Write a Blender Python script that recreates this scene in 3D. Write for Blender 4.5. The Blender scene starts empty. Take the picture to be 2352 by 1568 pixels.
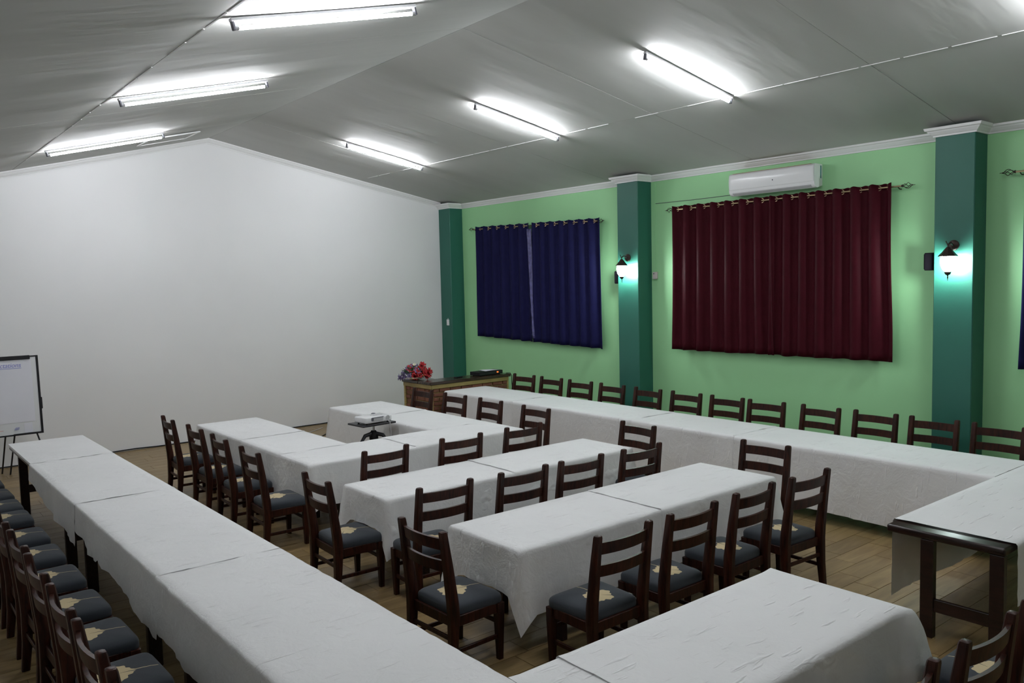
import bpy, bmesh, math, random
from mathutils import Vector, Matrix, noise

random.seed(7)
scene = bpy.context.scene
C = scene.collection
PI = math.pi

# ------------------------------------------------------------------ camera, world, exposure
F_PX, YAW, PITCH, ROLL, CAM_H = 1890.6, 39.113, 4.187, -1.338, 2.564
_y, _p, _r = (math.radians(a) for a in (YAW, PITCH, ROLL))
_f = Vector((math.sin(_y) * math.cos(_p), math.cos(_y) * math.cos(_p), -math.sin(_p)))
_rt = Vector((math.cos(_y), -math.sin(_y), 0))
_up = _rt.cross(_f)
_rr = _rt * math.cos(_r) + _up * math.sin(_r)
_ur = -_rt * math.sin(_r) + _up * math.cos(_r)
cam_data = bpy.data.cameras.new('camera')
cam_data.sensor_width = 36.0
cam_data.lens = 36.0 * F_PX / 2352.0
cam_data.clip_start = 0.05
cam = bpy.data.objects.new('camera', cam_data)
C.objects.link(cam)
m3 = Matrix((_rr, _ur, -_f)).transposed()
cam.matrix_world = Matrix.Translation((0, 0, CAM_H)) @ m3.to_4x4()
scene.camera = cam

world = bpy.data.worlds.new('world')
scene.world = world
world.use_nodes = True
world.node_tree.nodes['Background'].inputs[0].default_value = (0.02, 0.022, 0.026, 1)
world.node_tree.nodes['Background'].inputs[1].default_value = 1.0

vs = scene.view_settings
vs.view_transform = 'Standard'
vs.look = 'None'
vs.exposure = 0.0
vs.gamma = 1.0
vs.use_curve_mapping = False
scene.cycles.max_bounces = 8
scene.cycles.diffuse_bounces = 5
scene.cycles.use_denoising = True
scene.cycles.caustics_reflective = False
scene.cycles.caustics_refractive = False
TUBE = 188.0            # emission of the fluorescent tubes
SCONCE = 200.0          # emission of the lantern glass

# ------------------------------------------------------------------ room numbers
W, D, RX, RZ = 9.857, 14.013, 4.923, 5.058      # right wall x, front wall y, ridge x and height
XL, YB = -0.6, -2.5                             # left wall x, rear wall y
SR, SLF = 0.19, 0.25                            # ceiling slopes
HC = 4.044                                      # underside of the cornice on the right wall
PX = 9.545                                      # inner face of the columns
COLS = [(13.63, D), (8.62, 9.05), (3.78, 4.20)]


def ceil_z(x):
    return RZ - (SR * (x - RX) if x > RX else SLF * (RX - x))


# ------------------------------------------------------------------ materials
MATS = {}


def mat(name, col, rough=0.6, metal=0.0, emit=None, estr=0.0, spec=0.5, sheen=0.0, build=None):
    if name in MATS:
        return MATS[name]
    m = bpy.data.materials.new(name)
    m.use_nodes = True
    nt = m.node_tree
    b = nt.nodes['Principled BSDF']
    b.inputs['Base Color'].default_value = (*col, 1)
    b.inputs['Roughness'].default_value = rough
    b.inputs['Metallic'].default_value = metal
    b.inputs['Specular IOR Level'].default_value = spec
    b.inputs['Sheen Weight'].default_value = sheen
    if emit:
        b.inputs['Emission Color'].default_value = (*emit, 1)
        b.inputs['Emission Strength'].default_value = estr
    if build:
        build(nt, b)
    MATS[name] = m
    return m


def N(nt, kind, **kw):
    n = nt.nodes.new(kind)
    for k, v in kw.items():
        if k.startswith('i_'):
            n.inputs[k[2:].replace('_', ' ')].default_value = v
        else:
            setattr(n, k, v)
    return n


def coords(nt, scale=(1, 1, 1), which='Object'):
    tc = N(nt, 'ShaderNodeTexCoord')
    mp = N(nt, 'ShaderNodeMapping')
    mp.inputs['Scale'].default_value = scale
    nt.links.new(tc.outputs[which], mp.inputs['Vector'])
    return mp.outputs['Vector']


def mottled(col, amount=0.08, scale=2.0, bump=0.0, bscale=60.0, stretch=(1, 1, 1), dist=0.01):
    """colour variation by noise and a fine relief"""
    def f(nt, b):
        v = coords(nt, stretch)
        n = N(nt, 'ShaderNodeTexNoise')
        n.inputs['Scale'].default_value = scale
        n.inputs['Detail'].default_value = 4
        nt.links.new(v, n.inputs['Vector'])
        r = N(nt, 'ShaderNodeValToRGB')
        r.color_ramp.elements[0].position = 0.3
        r.color_ramp.elements[1].position = 0.7
        r.color_ramp.elements[0].color = (*[c * (1 - amount) for c in col], 1)
        r.color_ramp.elements[1].color = (*[min(1, c * (1 + amount)) for c in col], 1)
        nt.links.new(n.outputs['Fac'], r.inputs['Fac'])
        nt.links.new(r.outputs['Color'], b.inputs['Base Color'])
        if bump:
            n2 = N(nt, 'ShaderNodeTexNoise')
            n2.inputs['Scale'].default_value = bscale
            n2.inputs['Detail'].default_value = 3
            nt.links.new(v, n2.inputs['Vector'])
            bp = N(nt, 'ShaderNodeBump')
            bp.inputs['Strength'].default_value = bump
            bp.inputs['Distance'].default_value = dist
            nt.links.new(n2.outputs['Fac'], bp.inputs['Height'])
            nt.links.new(bp.outputs['Normal'], b.inputs['Normal'])
    return f


def wood(c0, c1, stretch, scale=6.0):
    def f(nt, b):
        v = coords(nt, stretch)
        oi = N(nt, 'ShaderNodeObjectInfo')
        ad = N(nt, 'ShaderNodeVectorMath', operation='ADD')
        ml = N(nt, 'ShaderNodeMath', operation='MULTIPLY')
        ml.inputs[1].default_value = 37.0
        nt.links.new(oi.outputs['Random'], ml.inputs[0])
        nt.links.new(v, ad.inputs[0])
        nt.links.new(ml.outputs[0], ad.inputs[1])
        n = N(nt, 'ShaderNodeTexNoise')
        n.inputs['Scale'].default_value = scale
        n.inputs['Detail'].default_value = 5
        n.inputs['Distortion'].default_value = 0.6
        nt.links.new(ad.outputs[0], n.inputs['Vector'])
        r = N(nt, 'ShaderNodeValToRGB')
        r.color_ramp.elements[0].position = 0.32
        r.color_ramp.elements[1].position = 0.68
        r.color_ramp.elements[0].color = (*c0, 1)
        r.color_ramp.elements[1].color = (*c1, 1)
        nt.links.new(n.outputs['Fac'], r.inputs['Fac'])
        mx = N(nt, 'ShaderNodeMix', data_type='RGBA', blend_type='MULTIPLY')
        mx.inputs['Factor'].default_value = 1.0
        rr = N(nt, 'ShaderNodeMapRange')
        rr.inputs['To Min'].default_value = 0.82
        rr.inputs['To Max'].default_value = 1.12
        nt.links.new(oi.outputs['Random'], rr.inputs['Value'])
        cb = N(nt, 'ShaderNodeCombineColor')
        for k in range(3):
            nt.links.new(rr.outputs['Result'], cb.inputs[k])
        nt.links.new(r.outputs['Color'], mx.inputs['A'])
        nt.links.new(cb.outputs['Color'], mx.inputs['B'])
        nt.links.new(mx.outputs['Result'], b.inputs['Base Color'])
    return f


def cloth_mat(nt, b):
    """off-white cotton: creases and a weave"""
    col = (0.85, 0.85, 0.85)
    mottled(col, 0.03, 1.3)(nt, b)
    v = coords(nt)
    big = N(nt, 'ShaderNodeTexNoise')
    big.inputs['Scale'].default_value = 5.0
    big.inputs['Detail'].default_value = 6
    big.inputs['Roughness'].default_value = 0.62
    big.inputs['Distortion'].default_value = 0.4
    nt.links.new(v, big.inputs['Vector'])
    v2 = coords(nt, (3.0, 14.0, 3.0))
    cr = N(nt, 'ShaderNodeTexNoise')
    cr.inputs['Scale'].default_value = 1.6
    cr.inputs['Detail'].default_value = 2
    nt.links.new(v2, cr.inputs['Vector'])
    pw = N(nt, 'ShaderNodeMapRange')
    pw.inputs['From Min'].default_value = 0.62
    pw.inputs['From Max'].default_value = 0.75
    nt.links.new(cr.outputs['Fac'], pw.inputs['Value'])
    ad = N(nt, 'ShaderNodeMath', operation='MULTIPLY_ADD')
    ad.inputs[1].default_value = 0.6
    nt.links.new(pw.outputs['Result'], ad.inputs[0])
    nt.links.new(big.outputs['Fac'], ad.inputs[2])
    bp = N(nt, 'ShaderNodeBump')
    bp.inputs['Strength'].default_value = 0.62
    bp.inputs['Distance'].default_value = 0.020
    nt.links.new(ad.outputs[0], bp.inputs['Height'])
    nt.links.new(bp.outputs['Normal'], b.inputs['Normal'])
    # thin cotton: a little of what lies under it shows through
    tr = N(nt, 'ShaderNodeBsdfTransparent')
    mx = N(nt, 'ShaderNodeMixShader')
    mx.inputs[0].default_value = 0.07
    out = nt.nodes['Material Output']
    nt.links.new(b.outputs[0], mx.inputs[1])
    nt.links.new(tr.outputs[0], mx.inputs[2])
    nt.links.new(mx.outputs[0], out.inputs['Surface'])


def seat_mat(nt, b):
    """blue-grey upholstery with one woven beige flower and its stem"""
    tc = N(nt, 'ShaderNodeTexCoord')
    sp = N(nt, 'ShaderNodeSeparateXYZ')
    nt.links.new(tc.outputs['Object'], sp.inputs[0])

    def M(op, a, bb=None, c=None):
        n = N(nt, 'ShaderNodeMath', operation=op)
        for k, x in enumerate((a, bb, c)):
            if x is None:
                continue
            if isinstance(x, (int, float)):
                n.inputs[k].default_value = x
            else:
                nt.links.new(x, n.inputs[k])
        return n.outputs[0]
    x, y, z = sp.outputs
    yy = M('ADD', y, 0.02)
    r = M('SQRT', M('ADD', M('MULTIPLY', x, x), M('MULTIPLY', yy, yy)))
    th = M('ARCTAN2', x, yy)
    lob = M('MULTIPLY', M('SINE', M('ADD', M('MULTIPLY', th, 5.0), 0.6)), 0.010)
    lob2 = M('MULTIPLY', M('SINE', M('MULTIPLY', th, 13.0)), 0.005)
    R = M('ADD', M('ADD', lob, lob2), 0.094)
    flower = M('LESS_THAN', r, R)
    # notches between petals
    notch = M('GREATER_THAN', M('SINE', M('ADD', M('MULTIPLY', th, 3.0), 1.0)), 0.992)
    far = M('GREATER_THAN', r, 0.02)
    flower = M('MULTIPLY', flower, M('SUBTRACT', 1.0, M('MULTIPLY', notch, far)))
    bend = M('MULTIPLY', M('SINE', M('MULTIPLY', y, 9.0)), 0.012)
    stem = M('LESS_THAN', M('ABSOLUTE', M('SUBTRACT', x, bend)), 0.0032)
    stem = M('MULTIPLY', stem, M('GREATER_THAN', y, 0.03))
    stem = M('MULTIPLY', stem, M('LESS_THAN', y, 0.205))
    mask = M('MULTIPLY', M('MAXIMUM', flower, stem), M('GREATER_THAN', z, 0.43))
    mx = N(nt, 'ShaderNodeMix', data_type='RGBA')
    mx.inputs['A'].default_value = (0.021, 0.027, 0.035, 1)
    mx.inputs['B'].default_value = (0.52, 0.42, 0.24, 1)
    nt.links.new(mask, mx.inputs['Factor'])
    nt.links.new(mx.outputs['Result'], b.inputs['Base Color'])
    wv = N(nt, 'ShaderNodeTexNoise')
    wv.inputs['Scale'].default_value = 300
    bp = N(nt, 'ShaderNodeBump')
    bp.inputs['Strength'].default_value = 0.3
    bp.inputs['Distance'].default_value = 0.002
    nt.links.new(tc.outputs['Object'], wv.inputs['Vector'])
    nt.links.new(wv.outputs['Fac'], bp.inputs['Height'])
    nt.links.new(bp.outputs['Normal'], b.inputs['Normal'])


WHITE = mat('white_wall_paint', (0.78, 0.78, 0.785), 0.7, build=mottled((0.78, 0.78, 0.785), 0.02, 0.8, 0.15, 40, dist=0.004))
GREEN = mat('light_green_paint', (0.35, 0.69, 0.35), 0.6, build=mottled((0.35, 0.69, 0.35), 0.03, 0.8, 0.15, 40, dist=0.004))
TEAL = mat('teal_paint', (0.017, 0.122, 0.086), 0.5, build=mottled((0.017, 0.122, 0.086), 0.04, 1.2, 0.2, 30, dist=0.004))
BOARD = mat('ceiling_board_paint', (0.47, 0.475, 0.455), 0.75, build=mottled((0.47, 0.475, 0.455), 0.04, 1.5, 0.3, 3.0, (0.35, 1.6, 1), 0.03))
SEAM = mat('ceiling_gap', (0.42, 0.42, 0.40), 0.9)
PLASTER = mat('white_cornice', (0.80, 0.80, 0.80), 0.6)
TILE = mat('wood_look_tile', (0.4, 0.3, 0.17), 0.38, build=wood((0.190, 0.122, 0.050), (0.29, 0.200, 0.088), (1.2, 9, 1), 2.2))
GROUT = mat('grout', (0.16, 0.12, 0.08), 0.8)
WOOD = mat('dark_stained_wood', (0.05, 0.02, 0.014), 0.40, spec=0.22, build=wood((0.010, 0.003, 0.002), (0.046, 0.012, 0.006), (9, 9, 1.2), 5))
TWOOD = mat('dark_table_wood', (0.03, 0.014, 0.012), 0.3, build=wood((0.008, 0.004, 0.0035), (0.028, 0.010, 0.008), (8, 1.2, 8), 5))
SEAT = mat('flowered_upholstery', (0.03, 0.036, 0.046), 0.9, sheen=0.1, build=seat_mat)
CLOTH = mat('white_tablecloth', (0.8, 0.8, 0.8), 0.85, build=cloth_mat)
MAROON = mat('maroon_velvet', (0.05, 0.006, 0.012), 0.6, spec=0.06, build=mottled((0.040, 0.0035, 0.0075), 0.1, 8, 0.2, 150, dist=0.002))
NAVY = mat('navy_velvet', (0.012, 0.012, 0.062), 0.6, spec=0.06, build=mottled((0.009, 0.009, 0.047), 0.1, 8, 0.2, 150, dist=0.002))
LINING = mat('satin_lining', (0.085, 0.08, 0.20), 0.35, build=mottled((0.085, 0.08, 0.20), 0.4, 14, 0.3, 20))
BRASS = mat('antique_brass', (0.42, 0.31, 0.19), 0.35, 0.9, build=mottled((0.42, 0.31, 0.19), 0.1, 20))
BRONZE = mat('dark_bronze', (0.035, 0.022, 0.018), 0.45, 0.5)
BLACK = mat('black_plastic', (0.007, 0.007, 0.009), 0.5, spec=0.25)
BLACKM = mat('black_metal', (0.018, 0.018, 0.022), 0.4, 0.3)
PLASTIC = mat('white_plastic', (0.78, 0.78, 0.79), 0.22, build=mottled((0.78, 0.78, 0.79), 0.01, 3, 0.25, 4, dist=0.01))
GREYP = mat('grey_plastic', (0.45, 0.45, 0.46), 0.5)
DKGREYP = mat('dark_grey_plastic', (0.10, 0.10, 0.12), 0.5)
FIXT = mat('white_enamel', (0.75, 0.75, 0.78), 0.4)
GLOW = mat('fluorescent_tube', (1, 1, 1), 0.4, emit=(0.93, 0.95, 1.0), estr=TUBE)
LANTERN = mat('lantern_glass', (0.9, 1, 1), 0.4, emit=(0.86, 1.0, 0.98), estr=SCONCE)
PAPER = mat('white_paper', (0.72, 0.72, 0.78), 0.8, build=mottled((0.72, 0.72, 0.78), 0.02, 3))
GLOSSB = mat('whiteboard_enamel', (0.72, 0.73, 0.74), 0.12)
INK = mat('blue_ink', (0.20, 0.22, 0.55), 0.7)
REDINK = mat('red_ink', (0.6, 0.25, 0.25), 0.7)
BRICK = mat('red_brick', (0.22, 0.09, 0.05), 0.8, build=wood((0.15, 0.055, 0.032), (0.21, 0.08, 0.045), (3, 3, 3), 3))
MORTAR = mat('ochre_mortar', (0.33, 0.24, 0.10), 0.9, build=mottled((0.33, 0.24, 0.10), 0.15, 12))
OLIVE = mat('varnished_ply_trim', (0.34, 0.26, 0.09), 0.5, build=wood((0.28, 0.21, 0.07), (0.40, 0.31, 0.11), (1, 1, 6), 4))
TOPWOOD = mat('dark_counter_top', (0.03, 0.02, 0.015), 0.25, build=wood((0.02, 0.012, 0.009), (0.05, 0.03, 0.02), (1, 6, 6), 4))
RED = mat('red_petal', (0.38, 0.012, 0.018), 0.6, build=mottled((0.38, 0.012, 0.018), 0.25, 30))
PURPLE = mat('mauve_petal', (0.20, 0.16, 0.30), 0.7)
CREAM = mat('cream_petal', (0.75, 0.72, 0.55), 0.7)
LEAF = mat('dark_leaf', (0.03, 0.075, 0.035), 0.6, build=mottled((0.03, 0.075, 0.035), 0.3, 20))
ORANGE = mat('orange_display', (0.5, 0.1, 0.02), 0.5, emit=(1.0, 0.25, 0.05), estr=1.6)
PIPE = mat('tan_pipe_lagging', (0.45, 0.32, 0.22), 0.8)
CHROME = mat('brushed_steel', (0.6, 0.6, 0.62), 0.3, 0.9)
STICKER = mat('blue_green_sticker', (0.08, 0.22, 0.24), 0.5)
BEIGEP = mat('beige_plastic', (0.62, 0.56, 0.54), 0.5)
MATTBLK = mat('matt_black_case', (0.006, 0.005, 0.007), 0.9, spec=0.0)
LENSM = mat('lens_glass', (0.02, 0.02, 0.05), 0.08)

# ------------------------------------------------------------------ mesh helpers


class MB:
    def __init__(s):
        s.bm = bmesh.new()

    def box(s, c, d, rot=None, bev=0.0, seg=1, taper=None):
        """box of size d at c; taper=(sx,sy) scales the bottom"""
        r = bmesh.ops.create_cube(s.bm, size=1.0)
        vs_ = r['verts']
        M = Matrix.Translation(c)
        if rot is not None:
            M = M @ rot
        for v in vs_:
            x, y, z = v.co
            if taper and z < 0:
                x *= taper[0]
                y *= taper[1]
            v.co = Vector((x * d[0], y * d[1], z * d[2]))
        if bev > 0:
            es = list({e for v in vs_ for e in v.link_edges})
            g = bmesh.ops.bevel(s.bm, geom=es, offset=bev, segments=seg, affect='EDGES', profile=0.5)
            vs_ = list({v for f in g['faces'] for v in f.verts} | {v for v in vs_ if v.is_valid})
        for v in vs_:
            v.co = M @ v.co
        return s

    def ngrid(s, fn, nu, nv, closed_u=False):
        vv = [[s.bm.verts.new(fn(i / (nu if closed_u else nu), j / nv)) for j in range(nv + 1)] for i in range(nu if closed_u else nu + 1)]
        n = len(vv)
        for i in range(n if closed_u else n - 1):
            for j in range(nv):
                a, b_ = vv[i], vv[(i + 1) % n]
                s.bm.faces.new((a[j], b_[j], b_[j + 1], a[j + 1]))
        return vv

    def loft(s, rings, cap=True, closed=True):
        vv = [[s.bm.verts.new(p) for p in r] for r in rings]
        for a, b_ in zip(vv, vv[1:]):
            n = len(a)
            for i in range(n if closed else n - 1):
                s.bm.faces.new((a[i], a[(i + 1) % n], b_[(i + 1) % n], b_[i]))
        if cap and closed:
            s.bm.faces.new(list(reversed(vv[0])))
            s.bm.faces.new(vv[-1])
        return s

    def tube(s, pts, r, n=8, cap=True, radii=None):
        pts = [Vector(p) for p in pts]
        rings = []
        t0 = (pts[1] - pts[0]).normalized()
        a = t0.orthogonal().normalized()
        for i, p in enumerate(pts):
            t = (pts[min(i + 1, len(pts) - 1)] - pts[max(i - 1, 0)]).normalized()
            a = (a - t * a.dot(t)).normalized()
            b_ = t.cross(a)
            rr = radii[i] if radii else r
            rings.append([p + (a * math.cos(2 * PI * k / n) + b_ * math.sin(2 * PI * k / n)) * rr for k in range(n)])
        return s.loft(rings, cap)

    def lathe(s, prof, n=12, c=(0, 0, 0), axis='Z', rot0=0.0):
        rings = []
        for r, z in prof:
            ring = []
            for k in range(n):
                a = 2 * PI * k / n + rot0
                p = (r * math.cos(a), r * math.sin(a), z)
                if axis == 'Y':
                    p = (p[0], p[2], -p[1])
                if axis == 'X':
                    p = (p[2], p[0], p[1])
                ring.append(Vector(p) + Vector(c))
            rings.append(ring)
        return s.loft(rings, True)

    def torus(s, c, R, r, axis, n=14, m=6):
        ax = Vector(axis).normalized()
        a = ax.orthogonal().normalized()
        b_ = ax.cross(a)
        rings = []
        for i in range(n):
            t = 2 * PI * i / n
            d = a * math.cos(t) + b_ * math.sin(t)
            rings.append([Vector(c) + d * (R + r * math.cos(2 * PI * k / m)) + ax * (r * math.sin(2 * PI * k / m)) for k in range(m)])
        rings.append(rings[0])
        s.loft(rings, False)
        bmesh.ops.remove_doubles(s.bm, verts=s.bm.verts[:], dist=1e-6)
        return s

    def build(s, name, material, parent=None, smooth=False, loc=None):
        bmesh.ops.recalc_face_normals(s.bm, faces=s.bm.faces[:])
        me = bpy.data.meshes.new(name)
        s.bm.to_mesh(me)
        s.bm.free()
        if smooth:
            for p in me.polygons:
                p.use_smooth = True
            if smooth != 'all':
                try:
                    me.set_sharp_from_angle(angle=math.radians(40))
                except Exception:
                    pass
        me.materials.append(material)
        o = bpy.data.objects.new(name, me)
        C.objects.link(o)
        if parent:
            o.parent = parent
        if loc:
            o.location = loc
        return o


def empty(name, label, cat, loc=(0, 0, 0), rz=0.0, group=None):
    o = bpy.data.objects.new(name, None)
    o.empty_display_size = 0.1
    C.objects.link(o)
    o.location = loc
    o.rotation_euler = (0, 0, rz)
    o['label'] = label
    o['category'] = cat
    if group:
        o['group'] = group
    return o


def tag(o, label, cat, group=None):
    o['label'] = label
    o['category'] = cat
    if group:
        o['group'] = group
    return o


def struct(o):
    o['kind'] = 'structure'
    return o


def kids(o):
    return [c for c in bpy.data.objects if c.parent == o]


def copy_tree(root, label, loc=None, rz=None):
    def rec(o, parent):
        c = o.copy()
        C.objects.link(c)
        if parent:
            c.parent = parent
        for k in KIDS.get(o.name, []):
            rec(k, c)
        return c
    KIDS = {}
    for o in bpy.data.objects:
        if o.parent:
            KIDS.setdefault(o.parent.name, []).append(o)
    c = rec(root, None)
    c['label'] = label
    if loc:
        c.location = loc
    if rz is not None:
        c.rotation_euler = (0, 0, rz)
    return c


# ------------------------------------------------------------------ setting: floor
TW, TL = 0.2117, 0.635
floor = struct(MB().box(((XL + W) / 2, (YB + D) / 2, -0.06), (W - XL + 0.3, D - YB + 0.3, 0.11)).build('floor', GROUT))


def project(p):
    d = Vector(p) - Vector((0, 0, CAM_H))
    z = d.dot(_f)
    if z < 0.1:
        return None
    return 1176 + F_PX * d.dot(_rr) / z, 784 - F_PX * d.dot(_ur) / z, z


ROWS = [(1.446, 2.25, 2.05, 11.37), (2.25, 4.34, 2.05, 2.85), (5.77, 8.6, 2.05, 2.85), (7.74, 8.58, 2.85, 11.31),
        (3.58, 4.376, 8.4, 11.06), (3.58, 6.38, 7.69, 8.4), (5.53, 6.38, 8.4, 11.1), (3.46, 6.456, 5.968, 6.7), (3.437, 6.392, 4.19, 5.0)]
planks = []
ny0 = math.floor((YB - 2.575) / TW)
ny1 = math.ceil((D - 2.575) / TW)
for j in range(ny0, ny1):
    y0 = 2.575 + j * TW
    off = (j % 3) * TL / 3 + 0.09 * (j % 2)
    i0 = math.floor((XL - 6.94 - off) / TL)
    i1 = math.ceil((W - 6.94 - off) / TL)
    for i in range(i0, i1):
        x0 = 6.94 + off + i * TL
        a, b = max(x0, XL), min(x0 + TL, W)
        c, d = max(y0, YB), min(y0 + TW, D)
        if b - a < 0.03 or d - c < 0.03:
            continue
        planks.append((a, b, c, d))


def plank_score(p):
    cx, cy = (p[0] + p[1]) / 2, (p[2] + p[3]) / 2
    q = project((cx, cy, 0))
    if not q or not (-60 < q[0] < 2412 and 900 < q[1] < 1640):
        return 0
    for x0, x1, r0, r1 in ROWS:
        if x0 - 0.3 < cx < x1 - 0.1 and r0 - 0.1 < cy < r1:
            return 0
    if cx < 1.2:
        return 0.001 / q[2]
    return 1.0 / q[2] ** 3


planks.sort(key=plank_score, reverse=True)
mesh_cache = {}
for p in planks[:300]:
    key = (round(p[1] - p[0], 3), round(p[3] - p[2], 3))
    if key not in mesh_cache:
        mb = MB()
        mb.box((0, 0, -0.004), (key[0] - 0.004, key[1] - 0.004, 0.008), bev=0.0012)
        o = mb.build('plank', TILE, floor)
        mesh_cache[key] = o.data
    else:
        o = bpy.data.objects.new('plank', mesh_cache[key])
        C.objects.link(o)
        o.parent = floor
    o.location = ((p[0] + p[1]) / 2, (p[2] + p[3]) / 2, random.uniform(-0.0006, 0.0006))
mb = MB()
for p in planks[300:]:
    mb.box(((p[0] + p[1]) / 2, (p[2] + p[3]) / 2, -0.004), (p[1] - p[0] - 0.004, p[3] - p[2] - 0.004, 0.008))
o = mb.build('planks_beyond', TILE, floor)
o['kind'] = 'stuff'

# ------------------------------------------------------------------ setting: walls, columns
T = 0.2


def gable(name, y0, y1, m):
    mb = MB()
    prof = [(XL - T, -0.1), (W + T, -0.1), (W + T, ceil_z(W + T) + 0.15), (RX, RZ + 0.15), (XL - T, ceil_z(XL - T) + 0.15)]
    mb.loft([[Vector((x, y0, z)) for x, z in prof], [Vector((x, y1, z)) for x, z in prof]])
    return struct(mb.build(name, m))


gable('wall_front', D, D + T, WHITE)
gable('wall_back', YB - T, YB, WHITE)
struct(MB().box((W + T / 2, (YB + D) / 2, 2.1), (T, D - YB, 4.4)).build('wall_right', GREEN))
struct(MB().box((XL - T / 2, (YB + D) / 2, 1.85), (T, D - YB, 3.9)).build('wall_left', WHITE))
for k, (a, b) in enumerate(COLS):
    o = struct(MB().box(((PX + W + 0.02) / 2, (a + b) / 2, 2.07), (W + 0.02 - PX, b - a, 4.14), bev=0.008).build('trim_%d' % (k + 1), TEAL))

# ------------------------------------------------------------------ ceiling of boards
mb = MB()
prof = [(XL - T, ceil_z(XL - T) + 0.02), (RX, RZ + 0.02), (W + T, ceil_z(W + T) + 0.02), (W + T, ceil_z(W + T) + 0.2), (RX, RZ + 0.2), (XL - T, ceil_z(XL - T) + 0.2)]
mb.loft([[Vector((x, YB - T, z)) for x, z in prof], [Vector((x, D + T, z)) for x, z in prof]])
ceiling = struct(mb.build('ceiling', SEAM))
XS = [XL, 2.05, RX, 7.70, W]
YS = [YB, -1.4, 1.3, 4.0, 6.7, 9.4, 12.1, D]
for i in range(4):
    for j in range(len(YS) - 1):
        xa, xb, ya, yb = XS[i] + 0.003, XS[i + 1] - 0.003, YS[j] + 0.003, YS[j + 1] - 0.003
        sd = random.uniform(0, 50)
        drop = random.uniform(0.0, 0.003)

        def fn(u, v, top=0.0):
            x = xa + (xb - xa) * u
            y = ya + (yb - ya) * v
            e = min(1, 6 * min(u, 1 - u, v, 1 - v) + 0.15)
            sag = 0.012 * noise.noise(Vector((x * 0.5 + sd, y * 1.7, 3.1))) + 0.006 * noise.noise(Vector((x * 1.1, y * 3.6 + sd, 7)))
            return Vector((x, y, ceil_z(x) - drop + (sag * e if i != 3 else sag * 0.5 * e) + top))
        mb = MB()
        mb.ngrid(fn, 14, 20)
        # rim so that the board has thickness
        n = 14
        rim = [fn(t / n, 0) for t in range(n)] + [fn(1, t / n) for t in range(n)] + [fn(1 - t / n, 1) for t in range(n)] + [fn(0, 1 - t / n) for t in range(n)]
        mb.loft([rim, [p + Vector((0, 0, 0.016)) for p in rim]], cap=False)
        mb.build('ceiling_panel', BOARD, ceiling, smooth=True)
# cover strips along some joints
for (xa, ya, xb, yb) in [(2.05, YB, 2.05, D), (7.70, YB, 7.70, D)]:
    mb = MB()
    for k in range(40):
        t0, t1 = k / 40, (k + 1) / 40
        if random.random() < 0.8:
            y0, y1 = ya + (yb - ya) * t0, ya + (yb - ya) * t1
            dx = random.uniform(-0.004, 0.004)
            mb.box((xa + dx, (y0 + y1) / 2, ceil_z(xa) - 0.006), (0.012, (y1 - y0) * random.uniform(0.85, 1.0), 0.006))
    o = mb.build('joint_filler', PLASTER, ceiling)
    o['kind'] = 'stuff'
# hatch in the far left slope
hx0, hx1, hy0, hy1 = 3.56, 4.28, 12.45, 13.12
rotL = Matrix.Rotation(-math.atan(SLF), 4, 'Y')
hatch = struct(MB().box((0, 0, 0), (hx1 - hx0, hy1 - hy0, 0.012)).build('ceiling_hatch', BOARD, ceiling))
hatch.matrix_local = Matrix.Translation(((hx0 + hx1) / 2, (hy0 + hy1) / 2, ceil_z((hx0 + hx1) / 2) - 0.016)) @ rotL
for (dx, dy, sx, sy) in [(0, -0.335, 0.74, 0.02), (0, 0.335, 0.74, 0.02), (-0.36, 0, 0.02, 0.68), (0.36, 0, 0.02, 0.68)]:
    MB().box((dx, dy, -0.008), (sx, sy, 0.012)).build('hatch_trim', PLASTER, hatch)

# ------------------------------------------------------------------ cornices
PROF = [(0.0, 0.0), (0.016, 0.0), (0.020, 0.016), (0.032, 0.024), (0.060, 0.052), (0.066, 0.062), (0.084, 0.070), (0.092, 0.098), (0.0, 0.098)]


def sweep_plan(path, prof, z0, name):
    """mitred sweep of a moulding along a plan polyline; the room lies to the left of the path"""
    pts = [Vector((p[0], p[1])) for p in path]
    n = len(pts)
    nrm = []
    for a, b in zip(pts, pts[1:]):
        d = (b - a).normalized()
        nrm.append(Vector((-d.y, d.x)))
    rings = []
    for i, p in enumerate(pts):
        if i == 0:
            m = nrm[0]
        elif i == n - 1:
            m = nrm[-1]
        else:
            m = nrm[i - 1] + nrm[i]
            m = m / (1 + nrm[i - 1].dot(nrm[i]))
        rings.append([Vector((p.x + m.x * o_, p.y + m.y * o_, z0 + h)) for o_, h in prof])
    mb = MB()
    mb.loft(rings)
    return struct(mb.build(name, PLASTER))


path = [(W, YB)]
for a, b in reversed(COLS[1:]):
    path += [(W, a), (PX, a), (PX, b), (W, b)]
path += [(W, COLS[0][0]), (PX, COLS[0][0]), (PX, D)]
sweep_plan(path, PROF, HC, 'trim_cornice_right')
sweep_plan([(XL, D), (XL, YB)], PROF, ceil_z(XL) - 0.09, 'trim_cornice_left')


def gable_cornice(xa, xb, name):
    mb = MB()
    rings = []
    for x in (xa, xb):
        rings.append([Vector((x, D - o_, ceil_z(x) - 0.085 + h * 0.9)) for o_, h in PROF])
    mb.loft(rings)
    return struct(mb.build(name, PLASTER))


gable_cornice(XL, RX, 'trim_cornice_front_west')
gable_cornice(RX, PX, 'trim_cornice_front_east')

# ------------------------------------------------------------------ fluorescent lights


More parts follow.
